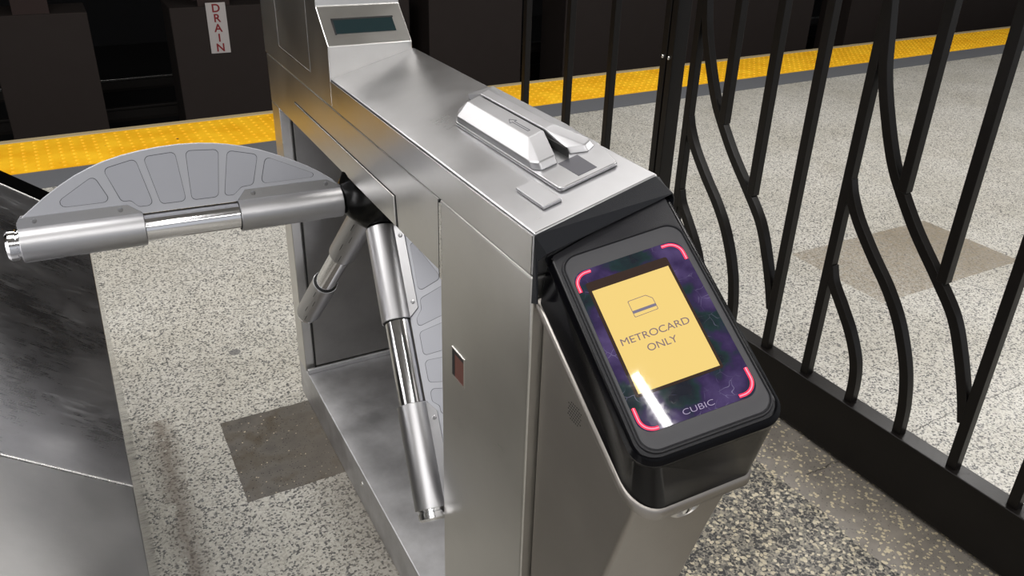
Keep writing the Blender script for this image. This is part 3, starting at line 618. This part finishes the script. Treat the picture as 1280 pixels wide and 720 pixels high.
    bm = bmesh.new(); lathe(bm, [(0.655, 0), (0.655, 0.0285), (0.6605, 0.0285), (0.6605, 0.0262), (0.664, 0.0262), (0.665, 0.0285), (0.676, 0.0285), (0.681, 0.024), (0.682, 0.018), (0.682, 0)], Fa, 40)
    finish(bm, 'end_cap', M_chrome, arm, smooth=True)

# reader bracket and fare reader -------------------------------------------------
bp = [(0.7955, 1.040), (0.785, 1.036), (0.745, 0.9985), (0.654, 0.9395), (0.585, 0.8955), (0.566, 0.875), (0.572, 0.845), (0.60, 0.750), (0.632, 0.630), (0.668, 0.48), (0.70, 0.34), (0.7955, 0.10)]
bm = bmesh.new(); prism(bm, [(0.4885, y, z-0.001) for y, z in bp], (0.6535-0.4885, 0, 0)); br = finish(bm, 'reader_bracket', M_brkt, T, bevel=0.012, seg=4)
lipo = [(0.7955, 1.0405), (0.785, 1.0375), (0.745, 1.000), (0.654, 0.9410), (0.584, 0.8965), (0.563, 0.872)]
lipi = [(0.570, 0.852), (0.590, 0.8700), (0.620, 0.889), (0.70, 0.942), (0.7955, 1.008)]

bm = bmesh.new()
for i in range(9):
    for j in range(7):
        a, b = (i-4)*0.0042+(j % 2)*0.0021, (j-3)*0.0042
        if math.hypot(a, b) > 0.017: continue
        lathe(bm, [(0, 0.0012), (0.0003, 0.0012), (0.0003, 0)], frame((0.4886, 0.704+a, 0.915+b), (-1, 0, 0), (0, 1, 0), (0, 0, 1)), 6)
finish(bm, 'speaker_grille', M_seam, br)
lk = Vector((0.562, 0.5600, 0.8480)); ln = Vector((0, -0.96, -0.27)).normalized(); lu = Vector((1, 0, 0)); lv = ln.cross(lu)
bm = bmesh.new(); lathe(bm, [(-0.012, 0.020), (0.002, 0.020), (0.005, 0.017), (0.006, 0.014), (0.001, 0.0115), (0.001, 0)], frame(lk+ln*0.000, ln, lu*1.15, lv*0.8), 32); lo_ = finish(bm, 'lock', M_flange, br, smooth=True)
bm = bmesh.new(); lathe(bm, [(0.0012, 0.0075), (0.006, 0.007), (0.0065, 0.006), (0.0065, 0)], frame(lk, ln, lu, lv), 20); box_ = finish(bm, 'key_cylinder', M_edge, lo_, smooth=True)
bm = bmesh.new(); prism(bm, [lk+ln*0.0066+lu*a+lv*b for a, b in ((-.001, -.005), (.001, -.005), (.001, .004), (-.001, .004))], ln*0.0004); finish(bm, 'keyhole', M_seam, lo_)

RO = Vector((0.51292, 0.72178, 1.0777))
rh = Vector((0.936, -0.239, 0.257)).normalized(); rv = Vector((-0.092, -0.874, -0.477)); rv = (rv-rv.dot(rh)*rh).normalized(); rn = rv.cross(rh).normalized()
if rn.z < 0: rn = -rn
def rw(u, v, w): return RO+rh*u+rv*v+rn*w
rd = bpy.data.objects.new('fare_reader', None); COL.objects.link(rd); rd.parent = T
NS = 10
def rrect(u0, u1, v0, v1, r):
    rs = r if isinstance(r, (list, tuple)) else [r]*4
    return rounded([(u0, v0), (u1, v0), (u1, v1), (u0, v1)], rs, NS)
# shell: rounded outline of the face lofted down onto the bracket
base_c = rounded([(0.480, 0.790), (0.662, 0.790), (0.662, 0.548), (0.480, 0.548)], [0.004, 0.004, 0.020, 0.040], NS)
def fl_c(k): return rounded([(0.4775+k, 0.7955), (0.6630-k, 0.7955), (0.6630-k, 0.5455+k), (0.4775+k, 0.5455+k)], [0.002, 0.002, 0.020, 0.040], NS)
def base_z(y):
    P_ = [(0.790, 1.040), (0.745, 1.000), (0.654, 0.9412), (0.584, 0.8967), (0.545, 0.872)]
    for (a, za), (b, zb) in zip(P_, P_[1:]):
        if y >= b: return za+(zb-za)*(a-y)/(a-b)
    return 0.872
def fo(k): return rounded([(-0.034+k, -0.073+k), (0.1465-k, -0.112+k), (0.1455-k, 0.2235-k), (-0.034+k, 0.2235-k)], [0.006, 0.006, 0.026-k, 0.030-k], NS)
face = fo(0)
bm = bmesh.new(); vr = [[bm.verts.new((x, y, base_z(min(y, 0.79))+dz)) for x, y in fl_c(k)] for k, dz in ((0.012, 0.001), (0.0015, 0.000), (0.0, -0.002), (0.0, -0.013), (0.0025, -0.017), (0.012, -0.020))]
for A, B in zip(vr, vr[1:]):
    for k in range(len(A)): bm.faces.new((A[k], A[(k+1) % len(A)], B[(k+1) % len(A)], B[k]))
finish(bm, 'mounting_flange', M_brkt, br, smooth=True, angle=50)
rings = [[Vector((x, y, base_z(y))) for x, y in base_c]]
rings.append([rw(u, v, -0.019) for u, v in face])
rings.append([rw(u, v, -0.016) for u, v in fo(-0.0016)]); rings.append([rw(u, v, -0.008) for u, v in fo(-0.0018)])
fi = fo(0.0025); rings.append([rw(u, v, -0.003) for u, v in fi])
fi = fo(0.0062); rings.append([rw(u, v, 0.0) for u, v in fi])
bm = bmesh.new(); vr = [[bm.verts.new(p) for p in r] for r in rings]
for A, B in zip(vr, vr[1:]):
    for k in range(len(A)): bm.faces.new((A[k], A[(k+1) % len(A)], B[(k+1) % len(A)], B[k]))
fc = bm.faces.new(vr[-1]); fc.material_index = 1; bm.faces.new(vr[0][::-1])
finish(bm, 'reader_shell', [M_blk, M_blkm], rd, smooth=True, angle=40)
# raised rim + speckled bezel + glass
def ringloft(name, mat, loops, parent, cap=True, smooth=True):
    bm = bmesh.new(); vr = [[bm.verts.new(rw(u, v, w)) for u, v in lp] for lp, w in loops]
    for A, B in zip(vr, vr[1:]):
        for k in range(len(A)): bm.faces.new((A[k], A[(k+1) % len(A)], B[(k+1) % len(A)], B[k]))
    if cap: bm.faces.new(vr[-1])
    return finish(bm, name, mat, parent, smooth=smooth, angle=50)
ringloft('raised_rim', M_blkm, [(rrect(-0.0245, 0.1405, -0.0600, 0.2150, 0.024), 0.0001), (rrect(-0.0235, 0.1395, -0.0590, 0.2140, 0.023), 0.0028), (rrect(-0.0215, 0.1378, -0.0572, 0.2122, 0.021), 0.0030), (rrect(-0.0205, 0.1368, -0.0562, 0.2112, 0.020), 0.0016)], rd)
ringloft('bezel', M_bez, [(rrect(-0.0203, 0.1362, -0.0555, 0.2108, 0.020), 0.0016), (rrect(-0.0193, 0.1352, -0.0545, 0.2098, 0.019), 0.0034), (rrect(-0.0170, 0.1300, -0.0330, 0.1905, 0.018), 0.0036), (rrect(-0.0162, 0.1292, -0.0322, 0.1897, 0.0175), 0.0028)], rd)
ringloft('glass', M_glass, [(rrect(-0.0160, 0.1290, -0.0320, 0.1895, 0.0173), 0.0026), (rrect(-0.0158, 0.1288, -0.0318, 0.1893, 0.0172), 0.0031)], rd)
# red light arcs in the corners
def arc(cu, cv, a0, a1, r, ext0, ext1):
    pts = []
    A = Vector((cu+r*cos(a0), cv+r*sin(a0))); B = Vector((cu+r*cos(a1), cv+r*sin(a1)))
    sg = 1 if a1 > a0 else -1
    t0 = Vector((-sin(a0), cos(a0)))*sg; t1 = Vector((-sin(a1), cos(a1)))*sg
    pts.append(A-t0*ext0); pts += [Vector((cu+r*cos(a0+(a1-a0)*k/12), cv+r*sin(a0+(a1-a0)*k/12))) for k in range(13)]; pts.append(B+t1*ext1)
    return pts
def lightarc(pts, w=0.0007, mat=None, par=None):
    bm = bmesh.new(); prev = None
    for i, p in enumerate(pts):
        t = (pts[min(i+1, len(pts)-1)]-pts[max(i-1, 0)]).normalized(); n = Vector((-t.y, t.x))
        ring = [bm.verts.new(rw(*(p+n*w*cos(a)), (0.0031 if mat else 0.0034)+(0.0003 if mat else 0.0007)*max(0, sin(a)))) for a in (0, pi/4, pi/2, 3*pi/4, pi)]
        if prev:
            for k in range(4): bm.faces.new((prev[k], prev[k+1], ring[k+1], ring[k]))
        prev = ring
    if mat: return finish(bm, 'red_light', mat, rd, smooth=True)
    o = lightarc(pts, 0.0022, M_led2); return finish(bm, 'light_core', M_led, o, smooth=True)
r_ = 0.016
lightarc(arc(-0.0130+r_, -0.0280+r_, -pi, -pi/2, r_, 0.009, 0.006))
lightarc(arc(0.1262-r_, -0.0280+r_, -pi/2, 0, r_, 0.006, 0.011))
lightarc(arc(0.1262-r_, 0.1848-r_, 0, pi/2, r_, 0.013, 0.006))
lightarc(arc(-0.0125+r_, 0.1868-r_, pi/2, pi, r_, 0.002, 0.014))
# lit screen with its writing
bm = bmesh.new(); prism(bm, [rw(u, v, 0.0031) for u, v in rrect(-0.0040, 0.1040, -0.0130, 0.1468, 0.003)], rn*0.00015); scb = finish(bm, 'screen', [M_scrb, M_scr], rd)
bm = bmesh.new(); bm.from_mesh(scb.data); prism(bm, [rw(u, v, 0.0033) for u, v in ((0, 0), (0.1007, 0), (0.1007, 0.1431), (0, 0.1431))], rn*0.0002, 1); bmesh.ops.recalc_face_normals(bm, faces=bm.faces); bm.to_mesh(scb.data); bm.free()
scb['label'] = 'lit yellow screen'
def st(u, v): return frame(rw(u, v, 0.0036), rh, -rv, rn)
text_mesh('METROCARD', 0.0132, 'lettering', M_txt, st(0.0494, 0.0815), scb, width=0.0865, depth=0.0001)
text_mesh('ONLY', 0.0132, 'lettering', M_txt, st(0.0508, 0.0985), scb, width=0.0372, depth=0.0001)
card = [(0.0345, 0.0285), (0.0585, 0.0280), (0.0650, 0.0345), (0.0655, 0.0510), (0.0345, 0.0520)]
bm = bmesh.new(); co = rounded(card, [0.0015, 0.002, 0.002, 0.0015, 0.0015], 3)
ci = [(0.05+(a-0.05)*0.955, 0.0405+(b-0.0405)*0.94) for a, b in co]
for k in range(len(co)):
    k2 = (k+1) % len(co); prism(bm, [rw(*co[k], 0.0036), rw(*co[k2], 0.0036), rw(*ci[k2], 0.0036), rw(*ci[k], 0.0036)], rn*0.0001)
finish(bm, 'card_icon', M_txt, scb)
bm = bmesh.new(); prism(bm, [rw(u, v, 0.0036) for u, v in ((0.0350, 0.0430), (0.0650, 0.0425), (0.0652, 0.0462), (0.0350, 0.0468))], rn*0.0001); finish(bm, 'card_stripe', M_txtb, scb)
text_mesh('CUBIC', 0.0100, 'maker_lettering', M_logo, frame(rw(0.0562, 0.1840, 0.0034), rh, -rv, rn), rd, width=0.0378, depth=0.0001, off=-0.00012)
# black hood between the top cover and the reader
hp = [Vector((XL-0.0005, YF-0.0025, 1.1335)), Vector((XR-0.001, YF-0.0025, 1.184)), Vector((0.6665, 0.775, 1.163)), Vector((0.660, 0.772, 1.168)), Vector((0.489, 0.784, 1.1045)), Vector((0.4835, 0.786, 1.096))]
bm = bmesh.new()
A = [(XL-0.001, YF-0.002, 1.132), (0.480, YF-0.0025, 1.1350), (0.650, YF-0.0025, 1.1835), (XR+0.001, YF-0.002, 1.181)]
B = [(0.4745, 0.7900, 1.098), (0.4845, 0.785, 1.1075), (0.6620, 0.7690, 1.1665), (0.6695, 0.7735, 1.1565)]
Cc = [(XL-0.001, YF-0.002, 1.036), None, None, (XR+0.012, YF-0.002, 1.10)]
Dd = [(0.4735, 0.783, 1.040), None, None, (0.672, 0.778, 1.10)]
va = [bm.verts.new(p) for p in A]; vb = [bm.verts.new(p) for p in B]
for k in range(3): bm.faces.new((va[k], va[k+1], vb[k+1], vb[k]))
c0, d0 = bm.verts.new(Cc[0]), bm.verts.new(Dd[0]); c3, d3 = bm.verts.new(Cc[3]), bm.verts.new(Dd[3])
bm.faces.new((va[0], vb[0], d0, c0)); bm.faces.new((vb[3], va[3], c3, d3))
hood = finish(bm, 'reader_hood', M_capb, T); m_ = hood.modifiers.new('thickness', 'SOLIDIFY'); m_.thickness = 0.0022; m_.offset = 0
m_ = hood.modifiers.new('bevel', 'BEVEL'); m_.width = 0.0009; m_.segments = 2; m_.limit_method = 'ANGLE'

# ------------------------------------------------------------------ the neighbouring turnstile on the left
T2 = thing('turnstile_cabinet', 'dark polished steel side of the neighbouring turnstile at the left edge of the photo', 'turnstile')
nx, nz, sl_ = -0.030, 0.700, 0.786
def npts(x): return nz+(nx-x)*sl_
bm = bmesh.new(); prism(bm, [(nx-0.002, 0.25, 0.0), (nx-0.002, 0.25, nz-0.012), (-0.42, 0.25, npts(-0.42)-0.012), (-0.60, 0.25, npts(-0.42)-0.012), (-0.60, 0.25, 0)], (0, 2.06, 0)); finish(bm, 'cabinet_body', M_mirror, T2, bevel=0.002)
for (a, b, m) in ((0.25, 1.0815, M_neigh2), (1.0865, 2.175, M_neigh)):
    bm = bmesh.new(); prism(bm, [(nx, a, nz), (nx, a, nz-0.011), (-0.42, a, npts(-0.42)-0.011), (-0.42, a, npts(-0.42))], (0, b-a, 0)); finish(bm, 'sloping_panel', m, T2, bevel=0.0018, seg=3)
bm = bmesh.new(); prism(bm, [(nx-0.002, 2.178, nz-0.001), (-0.42, 2.178, npts(-0.42)-0.001), (-0.42, 2.178, npts(-0.42)-0.011), (nx-0.002, 2.178, nz-0.012)], (0, 0, 0.0001)); bm.free()
bm = bmesh.new(); hull(bm, [(nx-0.004, 2.1785, nz-0.003), (-0.42, 2.1785, npts(-0.42)-0.002), (nx-0.004, 2.262, nz-0.03), (-0.42, 2.262, npts(-0.42)-0.022), (nx-0.004, 2.1785, nz-0.03), (-0.42, 2.1785, npts(-0.42)-0.04), (nx-0.004, 2.262, nz-0.04), (-0.42, 2.262, npts(-0.42)-0.04)]); finish(bm, 'end_strip', M_neigh, T2, bevel=0.001)
for y in (1.084, 2.1765):
    bm = bmesh.new(); bar(bm, (nx+0.0002, y, nz-0.0005), (-0.42, y, npts(-0.42)-0.0005), 0.0030, 0.0036, side=(0, 1, 0)); finish(bm, 'panel_edge', M_edge, T2, bevel=0.001)
